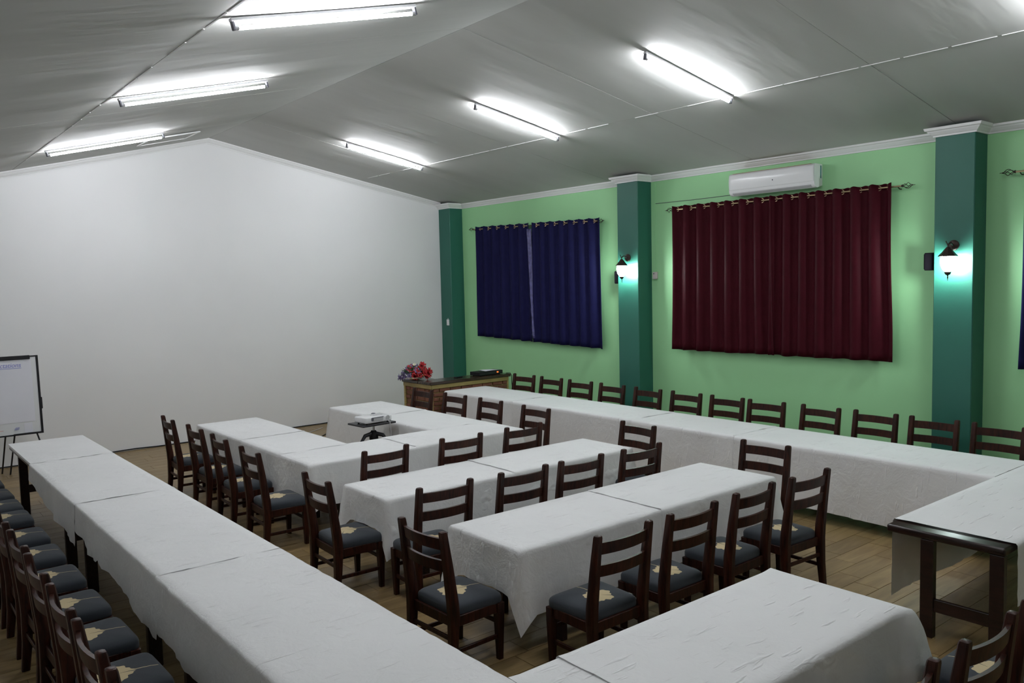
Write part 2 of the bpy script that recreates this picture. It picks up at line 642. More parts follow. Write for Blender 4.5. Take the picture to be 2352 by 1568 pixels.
def tube_light(xa, xb, y, label, slope_left):
    xm = (xa + xb) / 2
    sl = SLF if slope_left else -SR
    L = math.hypot(xb - xa, (xb - xa) * sl)
    r = empty('fluorescent_light', label, 'light', (xm, y, ceil_z(xm) - 0.012), group='tube lights on the ceiling')
    r.rotation_euler = (0, -math.atan(sl), 0)
    MB().box((0, 0, -0.012), (L, 0.045, 0.024), bev=0.004).build('batten', FIXT, r)
    for s in (-1, 1):
        mb = MB()
        mb.box((s * (L / 2 - 0.012), 0, -0.045), (0.02, 0.034, 0.07), bev=0.004)
        h = mb.build('lamp_holder', DKGREYP, r)
        MB().lathe([(0.014, 0), (0.014, 0.035)], 10, (s * (L / 2 - 0.03) - 0.0175, 0, -0.066), 'X').build('end_cap', GREYP, h, True)
    MB().lathe([(0.0135, -L / 2 + 0.045), (0.0135, L / 2 - 0.045)], 12, (0, 0, -0.066), 'X').build('tube', GLOW, r, True)
    return r


for nm, y in (('nearest the camera', 5.5), ('middle one', 8.34), ('nearest the white wall', 11.87)):
    tube_light(2.12, 3.58, y, 'glowing tube light on the left ceiling slope, %s of three' % nm, True)
for nm, y in (('nearest the camera', 5.56), ('middle one', 8.36), ('nearest the white wall', 11.72)):
    tube_light(6.29, 7.70, y, 'glowing tube light on the right ceiling slope, %s of three' % nm, False)
tube_light(2.12, 3.58, 2.4, 'glowing tube light on the left ceiling slope behind the camera view', True)
tube_light(6.29, 7.70, 2.25, 'glowing tube light above the upper right frame corner', False)

# ------------------------------------------------------------------ chairs
ch = empty('dining_chair', '', 'chair')
ch['group'] = 'dark wooden chairs with flowered seats'
WB, WF, ZT, YT = 0.235, 0.225, 0.985, -0.262     # half spacing of posts and front legs, post top


def post_bm(s):
    mb = MB()
    rings = []
    # (z, y centre, half depth, half width)
    for z, y, hd, hw in [(0.0, -0.225, 0.025, 0.023), (0.20, -0.205, 0.030, 0.026), (0.40, -0.195, 0.037, 0.028), (0.50, -0.200, 0.037, 0.028),
                         (0.75, -0.230, 0.030, 0.027), (0.968, YT + 0.002, 0.0235, 0.025), (0.981, YT, 0.021, 0.022), (0.985, YT, 0.014, 0.015)]:
        x = s * WB
        c = 0.30
        rings.append([Vector((x + a * hw, y + b * hd, z)) for a, b in [(-1, -1 + c), (-1 + c, -1), (1 - c, -1), (1, -1 + c), (1, 1 - c), (1 - c, 1), (-1 + c, 1), (-1, 1 - c)]])
    mb.loft(rings)
    return mb


def leg_bm(s):
    mb = MB()
    rings = []
    for z, hw in [(0.0, 0.019), (0.10, 0.022), (0.30, 0.029), (0.395, 0.030)]:
        x, y = s * WF, 0.195
        c = 0.2
        rings.append([Vector((x + a * hw, y + b * hw, z)) for a, b in [(-1, -1 + c), (-1 + c, -1), (1 - c, -1), (1, -1 + c), (1, 1 - c), (1 - c, 1), (-1 + c, 1), (-1, 1 - c)]])
    mb.loft(rings)
    return mb


for s in (-1, 1):
    post_bm(s).build('back_post', WOOD, ch, True)
    leg_bm(s).build('leg', WOOD, ch, True)


def rail(z0, z1, bow):
    mb = MB()
    rings = []
    for k in range(9):
        t = k / 8
        x = (-1 + 2 * t) * (WB - 0.012)
        zc = (z0 + z1) / 2
        yb = -0.200 - (zc - 0.5) / 0.485 * 0.062 - bow * (1 - (2 * t - 1) ** 2)
        lean = -0.13
        ring = []
        for a, b in [(-1, -1), (1, -1), (1, 1), (-1, 1)]:
            z = z0 if b < 0 else z1
            ring.append(Vector((x, yb + a * 0.0105 + lean * (z - zc), z)))
        rings.append(ring)
    mb.loft(rings)
    return mb


rail(0.856, 0.934, 0.032).build('back_rail', WOOD, ch, True)
rail(0.708, 0.784, 0.032).build('back_rail', WOOD, ch, True)
# seat frame (apron)
mb = MB()
for s in (-1, 1):
    mb.box((s * 0.228, 0.0, 0.365), (0.022, 0.36, 0.07), bev=0.003)
mb.box((0, 0.200, 0.365), (0.42, 0.022, 0.07), bev=0.003)
mb.box((0, -0.190, 0.365), (0.44, 0.022, 0.07), bev=0.003)
mb.build('seat_frame', WOOD, ch)
# cushion: domed, rounded


def cushion():
    mb = MB()
    rings = []
    n = 40
    x1, y0, y1 = 0.248, -0.182, 0.232
    for z, sc in [(0.392, 0.985), (0.405, 1.0), (0.434, 1.0), (0.448, 0.98), (0.459, 0.93), (0.467, 0.84), (0.473, 0.68), (0.477, 0.45), (0.479, 0.22), (0.4795, 0.04)]:
        ring = []
        for k in range(n):
            a = 2 * PI * k / n
            ca, sa = math.cos(a), math.sin(a)
            e = 0.22
            px = math.copysign(abs(ca) ** e, ca)
            py = math.copysign(abs(sa) ** e, sa)
            y = (y0 + y1) / 2 + py * (y1 - y0) / 2 * sc
            w = x1 * (0.90 + 0.10 * (py + 1) / 2)
            x = px * w * sc
            # corners cut round the posts
            ring.append(Vector((x, y, z)))
        rings.append(ring)
    mb.loft(rings)
    return mb


cushion().build('seat', SEAT, ch, 'all')
for s in (-1, 1):
    mb = MB()
    mb.box((s * 0.228, -0.005, 0.165), (0.018, 0.40, 0.030), bev=0.003)
    mb.build('stretcher', WOOD, ch)
for y in (-0.205, 0.195):
    mb = MB()
    mb.box((0, y, 0.255), (0.43, 0.018, 0.030), bev=0.003)
    mb.build('stretcher', WOOD, ch)
chair_used = [False]
CH_KIDS = [o for o in bpy.data.objects if o.parent == ch]


def chair(px, py, face, label, jit=None):
    """px,py: middle of the two post tops; face: direction it faces (radians)"""
    if jit is None:
        jit = 0
    a = face + math.radians(jit)
    fx, fy = math.cos(a), math.sin(a)
    loc = (px - YT * fx, py - YT * fy, 0)
    rz = a - PI / 2
    if not chair_used[0]:
        chair_used[0] = True
        r = ch
    else:
        r = ch.copy()
        C.objects.link(r)
        for k in CH_KIDS:
            c = k.copy()
            C.objects.link(c)
            c.parent = r
    r.location = loc
    r.rotation_euler = (0, 0, rz)
    r['label'] = label
    return r


EAST, NORTH, WEST = 0.0, PI / 2, PI
ORD = ['first', 'second', 'third', 'fourth', 'fifth', 'sixth', 'seventh', 'eighth', 'ninth', 'tenth', 'eleventh', 'twelfth']
for (x, y, j), w in zip([(3.04, 10.52, -3), (3.06, 9.59, -1), (3.04, 8.75, -3), (3.01, 7.82, -2)], ['farthest, nearest the white wall', 'second from the white wall', 'third from the white wall', 'nearest of those four to the camera']):
    chair(x, y, EAST, 'dark wooden chair left of the inner table U, ' + w, j)
chair(2.97, 6.28, EAST, 'dark wooden chair with flowered seat at the left end of the middle straight table', -2)
chair(2.87, 4.52, EAST, 'dark wooden chair with flowered seat at the left end of the nearest straight table', 2)
for (x, y, j), w in zip([(4.01, 6.91, 1), (4.90, 6.89, -3), (5.75, 6.90, -1)], ['leftmost of three', 'middle of three', 'rightmost of three']):
    chair(x, y, NORTH, 'dark wooden chair tucked at the near side of the inner U, ' + w, j)
for (x, y, j), w in zip([(3.62, 5.33, -3), (4.39, 5.28, -3), (5.04, 5.25, -3), (5.79, 5.21, -3)], ['leftmost of four', 'second from left of four', 'third from left of four', 'rightmost of four']):
    chair(x, y, NORTH, 'dark wooden chair at near side of middle straight table, ' + w, j)
for (x, y, j), w in zip([(3.77, 3.55, 0), (4.46, 3.55, -1), (5.21, 3.57, 1), (5.92, 3.54, -3)], ['leftmost of four', 'second from left of four', 'third from left of four', 'rightmost of four']):
    chair(x, y, NORTH, 'dark wooden chair at near side of nearest straight table, ' + w, j)
for (x, y, j), w in zip([(6.71, 10.4, 0), (6.70, 9.55, 2), (6.72, 8.75, -1), (6.70, 7.79, 1)], ['in front of the brick counter corner', 'second from the brick counter', 'third from the brick counter', 'nearest of those four to the camera']):
    chair(x, y, WEST, 'dark wooden chair right of the inner table U, ' + w, j)
chair(6.68, 6.06, WEST, 'dark wooden chair at the right end of the middle straight table', -2)
chair(6.71, 4.48, WEST, 'dark wooden chair at the right end of the nearest straight table', 3)
for k, (x, y, j) in enumerate([(8.92, 10.66, 4), (8.94, 9.99, 1), (8.94, 9.31, 2), (8.95, 8.63, 0), (8.95, 7.92, -1), (8.97, 7.24, 1), (8.99, 6.58, 2), (9.0, 5.99, 4), (9.04, 5.27, -2), (9.07, 4.61, 0), (9.09, 3.97, 2), (9.11, 3.33, 1)]):
    chair(x, y, WEST, 'dark wooden chair along the green wall behind long table, %s from counter' % ORD[k], j)
for k, y in enumerate([10.7, 10.05, 9.47, 8.92, 8.15, 7.5, 6.81, 6.10, 5.445, 4.76, 4.126, 3.45]):
    chair(0.787, y, EAST, 'dark wooden chair left of the left long table, %s from the flipchart' % ORD[k], random.uniform(-1.5, 1.5))
chair(3.88, 1.44, NORTH, 'dark wooden chair at the near end of the gap between the two front tables', -2)
chair(3.14, 1.46, NORTH, 'dark wooden chair before the front table, only its right post showing at the frame bottom', 0)
chair(4.56, 1.44, NORTH, 'dark wooden chair cut by the lower right frame corner', 0)

# ------------------------------------------------------------------ tables
TOPZ = 0.75


def table(x0, x1, y0, y1, label, along, legs, strip=False):
    """top plus trestle legs; legs: list of (x,y); along: 'x' or 'y'"""
    cx, cy = (x0 + x1) / 2, (y0 + y1) / 2
    r = empty('long_table', label, 'table', (cx, cy, 0))
    r['group'] = 'dark wooden tables under white cloths'
    mb = MB()
    mb.box((0, 0, TOPZ - 0.0275), (x1 - x0, y1 - y0, 0.055), bev=0.014, seg=3)
    mb.build('tabletop', TWOOD, r, True)
    for (lx, ly) in legs:
        mb = MB()
        d = (0.055, 0.09) if along == 'x' else (0.09, 0.055)
        mb.box((lx - cx, ly - cy, (TOPZ - 0.055) / 2), (d[0], d[1], TOPZ - 0.055), bev=0.004)
        mb.build('leg', TWOOD, r)
    # cross rails between the leg pairs
    for a, b in zip(legs[0::2], legs[1::2]):
        mb = MB()
        mx, my = (a[0] + b[0]) / 2 - cx, (a[1] + b[1]) / 2 - cy
        if along == 'x':
            mb.box((mx, my, 0.235), (0.03, abs(a[1] - b[1]) - 0.085, 0.09), bev=0.004)
        else:
            mb.box((mx, my, 0.30), (abs(a[0] - b[0]) - 0.085, 0.03, 0.09), bev=0.004)
        mb.build('cross_rail', TWOOD, r)
    return r


def legs_y(x0, x1, ys):
    return [(x, y) for y in ys for x in (x0 + 0.06, x1 - 0.06)]


def legs_x(y0, y1, xs):
    return [(x, y) for x in xs for y in (y0 + 0.06, y1 - 0.06)]


LX0, LX1 = 1.452, 2.244
for (a, b, ly, w) in [(7.98, 11.36, (8.4, 10.85), 'farthest, its bare wooden edge showing'), (5.40, 7.97, (5.80, 7.6), 'second from the white wall'), (2.06, 5.39, (2.4, 5.0), 'nearest the camera')]:
    table(LX0, LX1, a, b, 'dark table under the cloths of the left long row, ' + w, 'y', legs_y(LX0, LX1, ly))
table(2.256, 4.335, 2.06, 2.845, 'dark table under the cloth in the bottom foreground', 'x', legs_x(2.06, 2.845, (2.5, 4.2)))
table(5.77, 8.57, 2.06, 2.845, 'dark table with bare wooden end and legs, at the right frame edge', 'x', [(5.80, 2.11), (5.80, 2.56), (8.2, 2.11), (8.2, 2.56)])
for (a, b, ly, w) in [(8.60, 11.30, (8.97, 11.0), 'farthest, by the counter'), (5.70, 8.59, (6.285, 8.275), 'middle one'), (2.86, 5.69, (3.65, 4.94), 'nearest the camera')]:
    table(7.75, 8.57, a, b, 'dark table under the cloths along the green wall, ' + w, 'y', legs_y(7.75, 8.50, ly))
table(3.59, 4.37, 8.45, 11.05, 'dark table under the cloth of the inner U, left arm', 'y', legs_y(3.59, 4.37, (8.9, 10.7)))
table(5.54, 6.372, 8.45, 11.09, 'dark table under the cloth of the inner U, right arm', 'y', legs_y(5.54, 6.372, (9.15, 10.82)))
table(3.59, 6.372, 7.70, 8.44, 'dark table under the cloth of the inner U, near bar', 'x', legs_x(7.70, 8.44, (3.95, 6.0)))
table(3.47, 6.448, 5.975, 6.70, 'dark table under the cloth of the middle straight row', 'x', legs_x(5.975, 6.70, (3.85, 6.0)))
table(3.447, 6.385, 4.20, 4.99, 'dark table under the cloth of the nearest straight row', 'x', legs_x(4.20, 4.99, (3.85, 6.0)))

# ------------------------------------------------------------------ tablecloths


def tablecloth(x0, x1, y0, y1, label, W_=0, S_=0, E_=0, N_=0, seed=0, lift=0.0, rag=0.02, tip=0.13, flare=0.016, pl=0.075, pw=1.0):
    """a sheet over the rectangle; W_,S_,E_,N_: drop of each side, a number or (start,end) along the counter-clockwise walk; 0 = lies flat"""
    z = TOPZ + 0.006 + lift
    mb = MB()
    bm = mb.bm
    step = 0.045
    corners = [Vector((x0, y0)), Vector((x1, y0)), Vector((x1, y1)), Vector((x0, y1))]
    sides = [('S', S_), ('E', E_), ('N', N_), ('W', W_)]
    nx = max(6, int((x1 - x0) / 0.06))
    ny = max(6, int((y1 - y0) / 0.06))
    R = 0.012

    def flat_edge(x, y):
        return (y - y0 < 0.02 and not S_) or (y1 - y < 0.02 and not N_) or (x - x0 < 0.02 and not W_) or (x1 - x < 0.02 and not E_)

    def topz(x, y):
        k = min(x - x0, x1 - x, y - y0, y1 - y)
        e = min(1.0, max(0.0, k / 0.06))
        hem = 0.006 * max(0.0, 1 - k / 0.02) * (0.6 + noise.noise(Vector((x * 9, y * 9, seed)))) if k < 0.02 and flat_edge(x, y) else 0.0
        return z + hem + (0.0022 * noise.noise(Vector((x * 4 + seed * 3.7, y * 9, 0.5))) + 0.0045 * max(0, noise.noise(Vector((x * 7 + y * 2, y * 16 - x * 3, seed * 1.3))) - 0.25)) * e

    def gx(i):
        return x0 + (x1 - x0) * i / nx

    def gy(j):
        return y0 + (y1 - y0) * j / ny
    top = [[bm.verts.new((gx(i), gy(j), topz(gx(i), gy(j)))) for j in range(ny + 1)] for i in range(nx + 1)]
    for i in range(nx):
        for j in range(ny):
            bm.faces.new((top[i][j], top[i + 1][j], top[i + 1][j + 1], top[i][j + 1]))
    # perimeter verts per side, counter-clockwise
    per = {'S': [top[i][0] for i in range(nx + 1)], 'E': [top[nx][j] for j in range(ny + 1)],
           'N': [top[nx - i][ny] for i in range(nx + 1)], 'W': [top[0][ny - j] for j in range(ny + 1)]}
    nor = {'S': Vector((0, -1)), 'E': Vector((1, 0)), 'N': Vector((0, 1)), 'W': Vector((-1, 0))}
    dropped = [bool(d) for _, d in sides]
    T_ = [0.0, 0.03, 0.08, 0.18, 0.30, 0.42, 0.55, 0.68, 0.80, 0.91, 1.0]
    colcache = {}
    for q, (nm, d) in enumerate(sides):
        if not d:
            continue
        d0, d1 = d if isinstance(d, tuple) else (d, d)
        prev_d = sides[q - 1][1]
        next_d = sides[(q + 1) % 4][1]
        pv = per[nm]
        cols = []
        L = sum((a.co - b.co).length for a, b in zip(pv, pv[1:]))
        s = 0.0
        for k, v in enumerate(pv):
            if k:
                s += (v.co - pv[k - 1].co).length
            t = s / L
            drop = d0 + (d1 - d0) * t
            n2 = nor[nm].copy()
            pleat = 0.0
            for at, other, on in ((s, sides[q - 1], bool(prev_d)), (L - s, sides[(q + 1) % 4], bool(next_d))):
                if on:
                    g = math.exp(-(at / 0.055) ** 2)
                    w = max(0.0, 1 - at / 0.10)
                    n2 = (n2 + nor[other[0]] * w).normalized() if w > 0 else n2
                    pleat += pl * g
                    od = other[1]
                    od = od if not isinstance(od, tuple) else (od[1] if other is sides[q - 1] else od[0])
                    wc = max(0.0, 1 - at / 0.14)
                    drop = drop * (1 - 0.5 * wc) + 0.5 * wc * od
                    drop += tip * math.exp(-(at / 0.07) ** 2)
            p0 = v.co.copy()
            sx = p0.x * 1.0 + p0.y * 1.0
            fold = 0.030 * noise.noise(Vector((sx * 3.3, seed * 2.1, 1.7))) + 0.014 * noise.noise(Vector((sx * 9.0, seed * 1.1, 4.2)))
            ragd = rag * (noise.noise(Vector((sx * 2.2, seed * 5.5, 9.0))) + 0.5 * noise.noise(Vector((sx * 11, seed, 2.0))))
            drop = max(0.02, drop + ragd * (1 if drop > 0.1 else 0.2))
            kcorner = k in (0, len(pv) - 1)
            key = (round(p0.x, 4), round(p0.y, 4))
            if kcorner and key in colcache:
                cols.append(colcache[key])
                continue
            col = [v]
            for tt in T_[1:]:
                dz = drop * tt
                out = R * min(1, dz / R if dz < R else 1) + (flare + fold) * tt * min(1, drop / 0.3) + pleat * tt ** pw * min(1, drop / 0.3)
                wr = 0.005 * noise.noise(Vector((sx * 14, dz * 16, seed * 0.7))) * min(1, drop / 0.2)
                out = max(0.010, out + wr)
                col.append(bm.verts.new((p0.x + n2.x * out, p0.y + n2.y * out, p0.z - dz)))
            cols.append(col)
            if kcorner:
                colcache[key] = col
        for a, b in zip(cols, cols[1:]):
            for i in range(len(T_) - 1):
                bm.faces.new((a[i], a[i + 1], b[i + 1], b[i]))
    o = mb.build('tablecloth', CLOTH, None, 'all')
    tag(o, label, 'tablecloth', 'white tablecloths')
    return o


# left long row (walk order of W is from far to near)
tablecloth(1.452, 2.25, 9.85, 11.37, 'white cloth at the far end of the left long row, by the flipchart', E_=0.2, N_=0.03, W_=0.015, lift=0.007, seed=1, rag=0.0, tip=0)
tablecloth(1.440, 2.25, 7.70, 9.86, 'white cloth second from the far end of the left long row', W_=(0.17, 0.36), E_=0.3, lift=0.0045, seed=2)
tablecloth(1.446, 2.25, 5.37, 7.72, 'white cloth third from the far end of the left long row', W_=(0.24, 0.40), E_=0.3, lift=0.002, seed=3, rag=0.06)
tablecloth(1.440, 2.25, 2.04, 5.385, 'white cloth filling the bottom left foreground, nearest of the left row', W_=(0.36, 0.46), S_=0.35, lift=0.0, seed=4)
# front table, left of the gap
tablecloth(2.25, 2.72, 2.045, 2.852, 'narrow white cloth joining the left row to the foreground table', S_=0.35, N_=0.3, seed=5, lift=0.001)
tablecloth(2.56, 4.345, 2.042, 2.855, 'white cloth with a rounded hanging corner over the bottom foreground table', S_=0.40, E_=0.36, N_=0.32, seed=6, lift=0.005, tip=0.0, flare=0.03, pl=0.135, pw=0.42)
# right of the gap
tablecloth(5.905, 8.59, 2.045, 2.853, 'white cloth drawn back from the bare wooden table end', S_=(0.42, 0.36), N_=(0.62, 0.58), seed=7, lift=0.002, rag=0.015)
# right long row
tablecloth(7.735, 8.585, 2.857, 5.60, 'white cloth nearest the camera on the long row along the green wall', W_=(0.60, 0.68), E_=0.25, lift=0.0, seed=8, rag=0.025)
tablecloth(7.738, 8.585, 5.585, 7.16, 'short white cloth second from the camera along the green wall', W_=0.61, E_=0.25, lift=0.0025, seed=9)
tablecloth(7.735, 8.585, 7.14, 9.545, 'white cloth third from the camera along the green wall', W_=0.60, E_=0.25, lift=0.005, seed=10)
tablecloth(7.738, 8.585, 9.53, 11.32, 'white cloth at the far end of the green wall row, by the counter', W_=0.58, E_=0.25, N_=0.3, lift=0.0075, seed=11)
# inner U
tablecloth(3.575, 4.38, 9.53, 11.06, 'white cloth on the left arm of the inner U, far half', W_=0.40, E_=0.45, N_=0.4, lift=0.007, seed=12)
tablecloth(3.578, 4.38, 8.39, 9.55, 'white cloth on the left arm of the inner U, near half', W_=(0.42, 0.62), E_=0.45, seed=13, lift=0.004, rag=0.03)
tablecloth(3.575, 4.99, 7.685, 8.41, 'white cloth on the near bar of the inner U, left half', W_=(0.40, 0.34), S_=0.44, seed=14, lift=0.001)
tablecloth(4.84, 6.385, 7.69, 8.435, 'white cloth on the near bar of the inner U, right half', S_=0.46, E_=0.235, seed=15, lift=0.004)
tablecloth(5.528, 6.382, 8.42, 9.86, 'white cloth on the right arm of the inner U, near half', W_=0.60, E_=0.235, lift=0.005, seed=16)
tablecloth(5.526, 6.382, 9.84, 11.105, 'white cloth on the right arm of the inner U, far half', W_=0.60, N_=0.5, E_=0.235, lift=0.0075, seed=17, tip=0.05)
# middle straight table
tablecloth(3.458, 5.02, 5.965, 6.71, 'white cloth on the middle straight table, left half', W_=0.285, S_=0.46, N_=0.35, seed=18)
tablecloth(4.84, 6.458, 5.962, 6.708, 'white cloth on the middle straight table, right half', E_=0.235, S_=0.44, N_=0.35, seed=19, lift=0.004)
# nearest straight table
tablecloth(3.434, 5.02, 4.187, 5.0, 'white cloth with a long pointed corner, nearest straight table, left half', W_=0.33, S_=0.47, N_=0.35, seed=20, tip=0.16)
tablecloth(4.86, 6.396, 4.185, 4.998, 'white cloth on the nearest straight table, right half', E_=0.245, S_=0.46, N_=0.35, seed=21, lift=0.004, tip=0.03)

# ------------------------------------------------------------------ curtains


def curtain_window(y_hi, y_lo, zrod0, zrod1, zb_hi, zb_lo, splits, material, names, rodlabel, clip=None):
    """y_hi is the far (left in view) end. splits: list of (ya,yb,nfold)"""
    xr = W - 0.085

    def zr(y):
        t = (y_hi - y) / (y_hi - y_lo)
        return zrod0 + (zrod1 - zrod0) * t
    rod = empty('curtain_rod', rodlabel, 'curtain rod', (xr, (y_hi + y_lo) / 2, zr((y_hi + y_lo) / 2)))
    ol = rod.location
    L = lambda p: Vector(p) - ol
    mb = MB()
    mb.tube([L((xr, y_hi - 0.16, zr(y_hi - 0.16))), L((xr, y_lo + 0.16, zr(y_lo + 0.16)))], 0.0105, 10)
    mb.build('pole', BRASS, rod, True)
    for s, ye in ((1, y_hi), (-1, y_lo)):
        # cage finial: twisted wires swelling and closing to a point
        mb = MB()
        y0 = ye - s * 0.16
        for w in range(4):
            pts = []
            for k in range(11):
                t = k / 10
                rr = 0.004 + 0.030 * math.sin(PI * min(1, t * 1.15)) if t < 0.87 else 0.004
                a = w * PI / 2 + t * 3.0
                pts.append(L((xr + rr * math.cos(a), y0 + s * (0.02 + 0.115 * t), zr(ye) + rr * math.sin(a))))
            mb.tube(pts, 0.0035, 5)
        mb.lathe([(0.013, 0), (0.017, 0.008), (0.012, 0.022)], 10, L((xr, y0 - (0 if s > 0 else 0.022), zr(ye))), 'Y')
        mb.tube([L((xr, y0 + s * 0.125, zr(ye))), L((xr, y0 + s * 0.16, zr(ye)))], 0.003, 6)
        mb.build('finial', BRONZE, rod, True)
        mb = MB()
        yb_ = ye - s * 0.20
        mb.tube([L((xr, yb_, zr(yb_) - 0.012)), L((xr + 0.04, yb_, zr(yb_) - 0.03)), L((W, yb_, zr(yb_) - 0.03))], 0.006, 6)
        mb.build('bracket', BRONZE, rod, True)
    for (ya, yb, nf, edge_pack), label in zip(splits, names):
        r = empty('curtain', label, 'curtain', (xr, (ya + yb) / 2, zr((ya + yb) / 2)))
        r['group'] = 'eyelet curtains on the green wall'
        oc = r.location
        span = ya - yb
        nu, nv = nf * 16, 24
        sd = random.uniform(0, 99)

        def xo(u, v):
            ph = 2 * PI * nf * u
            c = math.cos(ph)
            c = math.copysign(abs(c) ** 0.7, c)
            amp = 0.040 * (1 - 0.25 * v) * (1 + 0.35 * noise.noise(Vector((u * 7, v * 1.2, sd))))
            return -c * amp - 0.004

        def fn(u, v):
            uu = u + 0.012 * v * noise.noise(Vector((u * 5, v * 2, sd + 5)))
            y = ya - span * uu
            # the hem spreads a little
            y += (0.05 * v * v) * (0.5 - u) * 1.2
            zt = zr(ya - span * u) + 0.045 + 0.006 * math.cos(4 * PI * nf * u)
            t = (y_hi - y) / (y_hi - y_lo)
            zb = zb_hi + (zb_lo - zb_hi) * t + 0.012 * noise.noise(Vector((u * 9, 3, sd)))
            return Vector((xr + xo(u, v), y, zt + (zb - zt) * v)) - oc
        mb = MB()
        mb.ngrid(fn, nu, nv)
        o = mb.build('fabric', material, r, 'all')
        md = o.modifiers.new('thickness', 'SOLIDIFY')
        md.thickness = 0.004
        # eyelets where the rod passes through
        mbs = []
        for k in range(2 * nf):
            u = (k + 0.5) / (2 * nf)
            y = ya - span * u
            dirn = Vector((0.75 if k % 2 == 0 else -0.75, -1, 0))
            nrm = Vector((dirn.y, -dirn.x, 0))
            mb = MB()
            mb.torus(Vector((xr, y, zr(y))) - oc, 0.029, 0.0075, Vector((0.95 * (1 if k % 2 == 0 else -1), 1, 0)), 14, 6)
            mb.build('eyelet', BRASS, r, True)
    return rod


curtain_window(13.30, 9.55, 3.600, 3.520, 1.505, 1.405, [(13.02, 11.42, 6, 0), (11.33, 9.62, 7, 1)], NAVY,
               ['navy blue curtain left of the gap, on the wall beside the brick counter', 'navy blue curtain right of the gap, next to the middle teal column'], 'brass curtain rod with cage finials holding the navy curtains beside the counter')
curtain_window(8.27, 4.52, 3.575, 3.575, 1.475, 1.490, [(8.10, 6.40, 7, 0), (6.43, 4.78, 7, 1)], MAROON,
               ['maroon velvet curtain, half nearer the middle column', 'maroon velvet curtain under the air conditioner, half nearer the front column'], 'brass curtain rod with cage finials holding the maroon curtains')
curtain_window(3.62, 0.10, 3.600, 3.590, 1.505, 1.500, [(3.36, 1.75, 7, 0), (1.74, 0.36, 6, 1)], NAVY,
               ['navy blue curtain cut by the right frame edge', 'navy blue curtain beyond the right frame edge'], 'brass curtain rod with cage finial at the right frame edge')
# dark windows behind the curtains
WFR = mat('brown_window_frame', (0.05, 0.025, 0.012), 0.5)
PANE = mat('night_glass', (0.010, 0.011, 0.014), 0.12)
for k, (ya, yb) in enumerate([(12.75, 9.95), (7.85, 5.05), (3.1, 0.6)]):
    w = struct(MB().box((W - 0.006, (ya + yb) / 2, 2.52), (0.012, ya - yb - 0.1, 1.75)).build('window_%d' % (k + 1), PANE))
    for z in (1.62, 3.42):
        MB().box((W - 0.012, (ya + yb) / 2, z), (0.024, ya - yb, 0.07)).build('window_frame', WFR, w)
    for y in (ya - 0.03, (ya + yb) / 2, yb + 0.03):
        MB().box((W - 0.012, y, 2.52), (0.024, 0.06, 1.75)).build('window_frame', WFR, w)
# satin lining turned out at the gap of the far curtains
mb = MB()
mb.ngrid(lambda u, v: Vector((W - 0.140 + 0.03 * u + 0.010 * noise.noise(Vector((u * 3, v * 14, 2))), 11.455 - 0.09 * u * (1 - 0.6 * v) - 0.10 * v, 3.50 - v * 1.98)), 6, 30)
o = mb.build('curtain_lining', LINING, None, 'all')
md = o.modifiers.new('thickness', 'SOLIDIFY')
md.thickness = 0.003
tag(o, 'strip of bluish satin lining showing in the gap of the navy curtains', 'curtain lining')

# ------------------------------------------------------------------ air conditioner
AY0, AY1, AZ0, AZ1 = 5.74, 7.03, 3.665, 3.965
ac = empty('air_conditioner', 'white split air conditioner under the cornice above the maroon curtains', 'air conditioner', (W, (AY0 + AY1) / 2, AZ0))
hl = (AY1 - AY0) / 2


def acprof(pts, y0, y1, name, m, smooth=True):
    mb = MB()
    mb.loft([[Vector((-x, y0, z)) for x, z in pts], [Vector((-x, y1, z)) for x, z in pts]])
    return mb.build(name, m, ac, smooth)


acprof([(0.0, 0.03), (0.12, 0.0), (0.17, 0.02), (0.19, 0.05), (0.195, 0.08), (0.19, 0.28), (0.17, 0.30), (0.0, 0.30)], -hl, hl, 'body', PLASTIC)
mb = MB()
mb.ngrid(lambda u, v: Vector((-(0.197 + 0.010 * math.sin(PI * v) + 0.003 * noise.noise(Vector((u * 3, v * 2.5, 1)))), -hl + 0.004 + (2 * hl - 0.008) * u, 0.075 + 0.21 * v)), 30, 14)
o = mb.build('front_panel', PLASTIC, ac, 'all')
o.modifiers.new('thickness', 'SOLIDIFY').thickness = 0.004
mb = MB()
mb.box((-0.165, 0, 0.022), (0.05, 2 * hl - 0.10, 0.012), Matrix.Rotation(0.5, 4, 'Y'), bev=0.003)
mb.build('air_vane', GREYP, ac)
for k in range(12):
    MB().box((-0.10, -hl + 0.08 + k * 0.10, 0.303), (0.16, 0.012, 0.006)).build('top_grille_bar', PIPE, ac)
MB().box((-0.10, 0.0, 0.301), (0.17, 2 * hl - 0.1, 0.004)).build('top_grille', PIPE, ac)
MB().box((-0.04, -hl - 0.001, 0.20), (0.025, 0.003, 0.16)).build('sticker', STICKER, ac)
MB().lathe([(0.009, 0), (0.009, 0.003)], 8, (-0.209, -0.05, 0.155), 'X').build('badge', DKGREYP, ac)
# thin cable from the column to the unit, and the conduit to the socket box
mb = MB()
mb.tube([(W - 0.004, 8.54, 3.705), (W - 0.004, 7.8, 3.70), (W - 0.004, 6.95, 3.705)], 0.004, 6)
tag(mb.build('cable', DKGREYP, None, True), 'thin dark cable running along the green wall to the air conditioner', 'cable')
sb = empty('socket_box', 'small beige socket box with thin conduit beside the middle teal column', 'socket', (W, 8.533, 2.60))
MB().box((-0.02, 0, 0), (0.04, 0.085, 0.11), bev=0.006).build('box', BEIGEP, sb)
MB().box((-0.043, 0.01, 0.028), (0.006, 0.02, 0.014)).build('rocker', DKGREYP, sb)
MB().tube([(-0.006, 0, 0.05), (-0.006, 0, 1.44)], 0.006, 6).build('conduit', GREEN, sb, True)
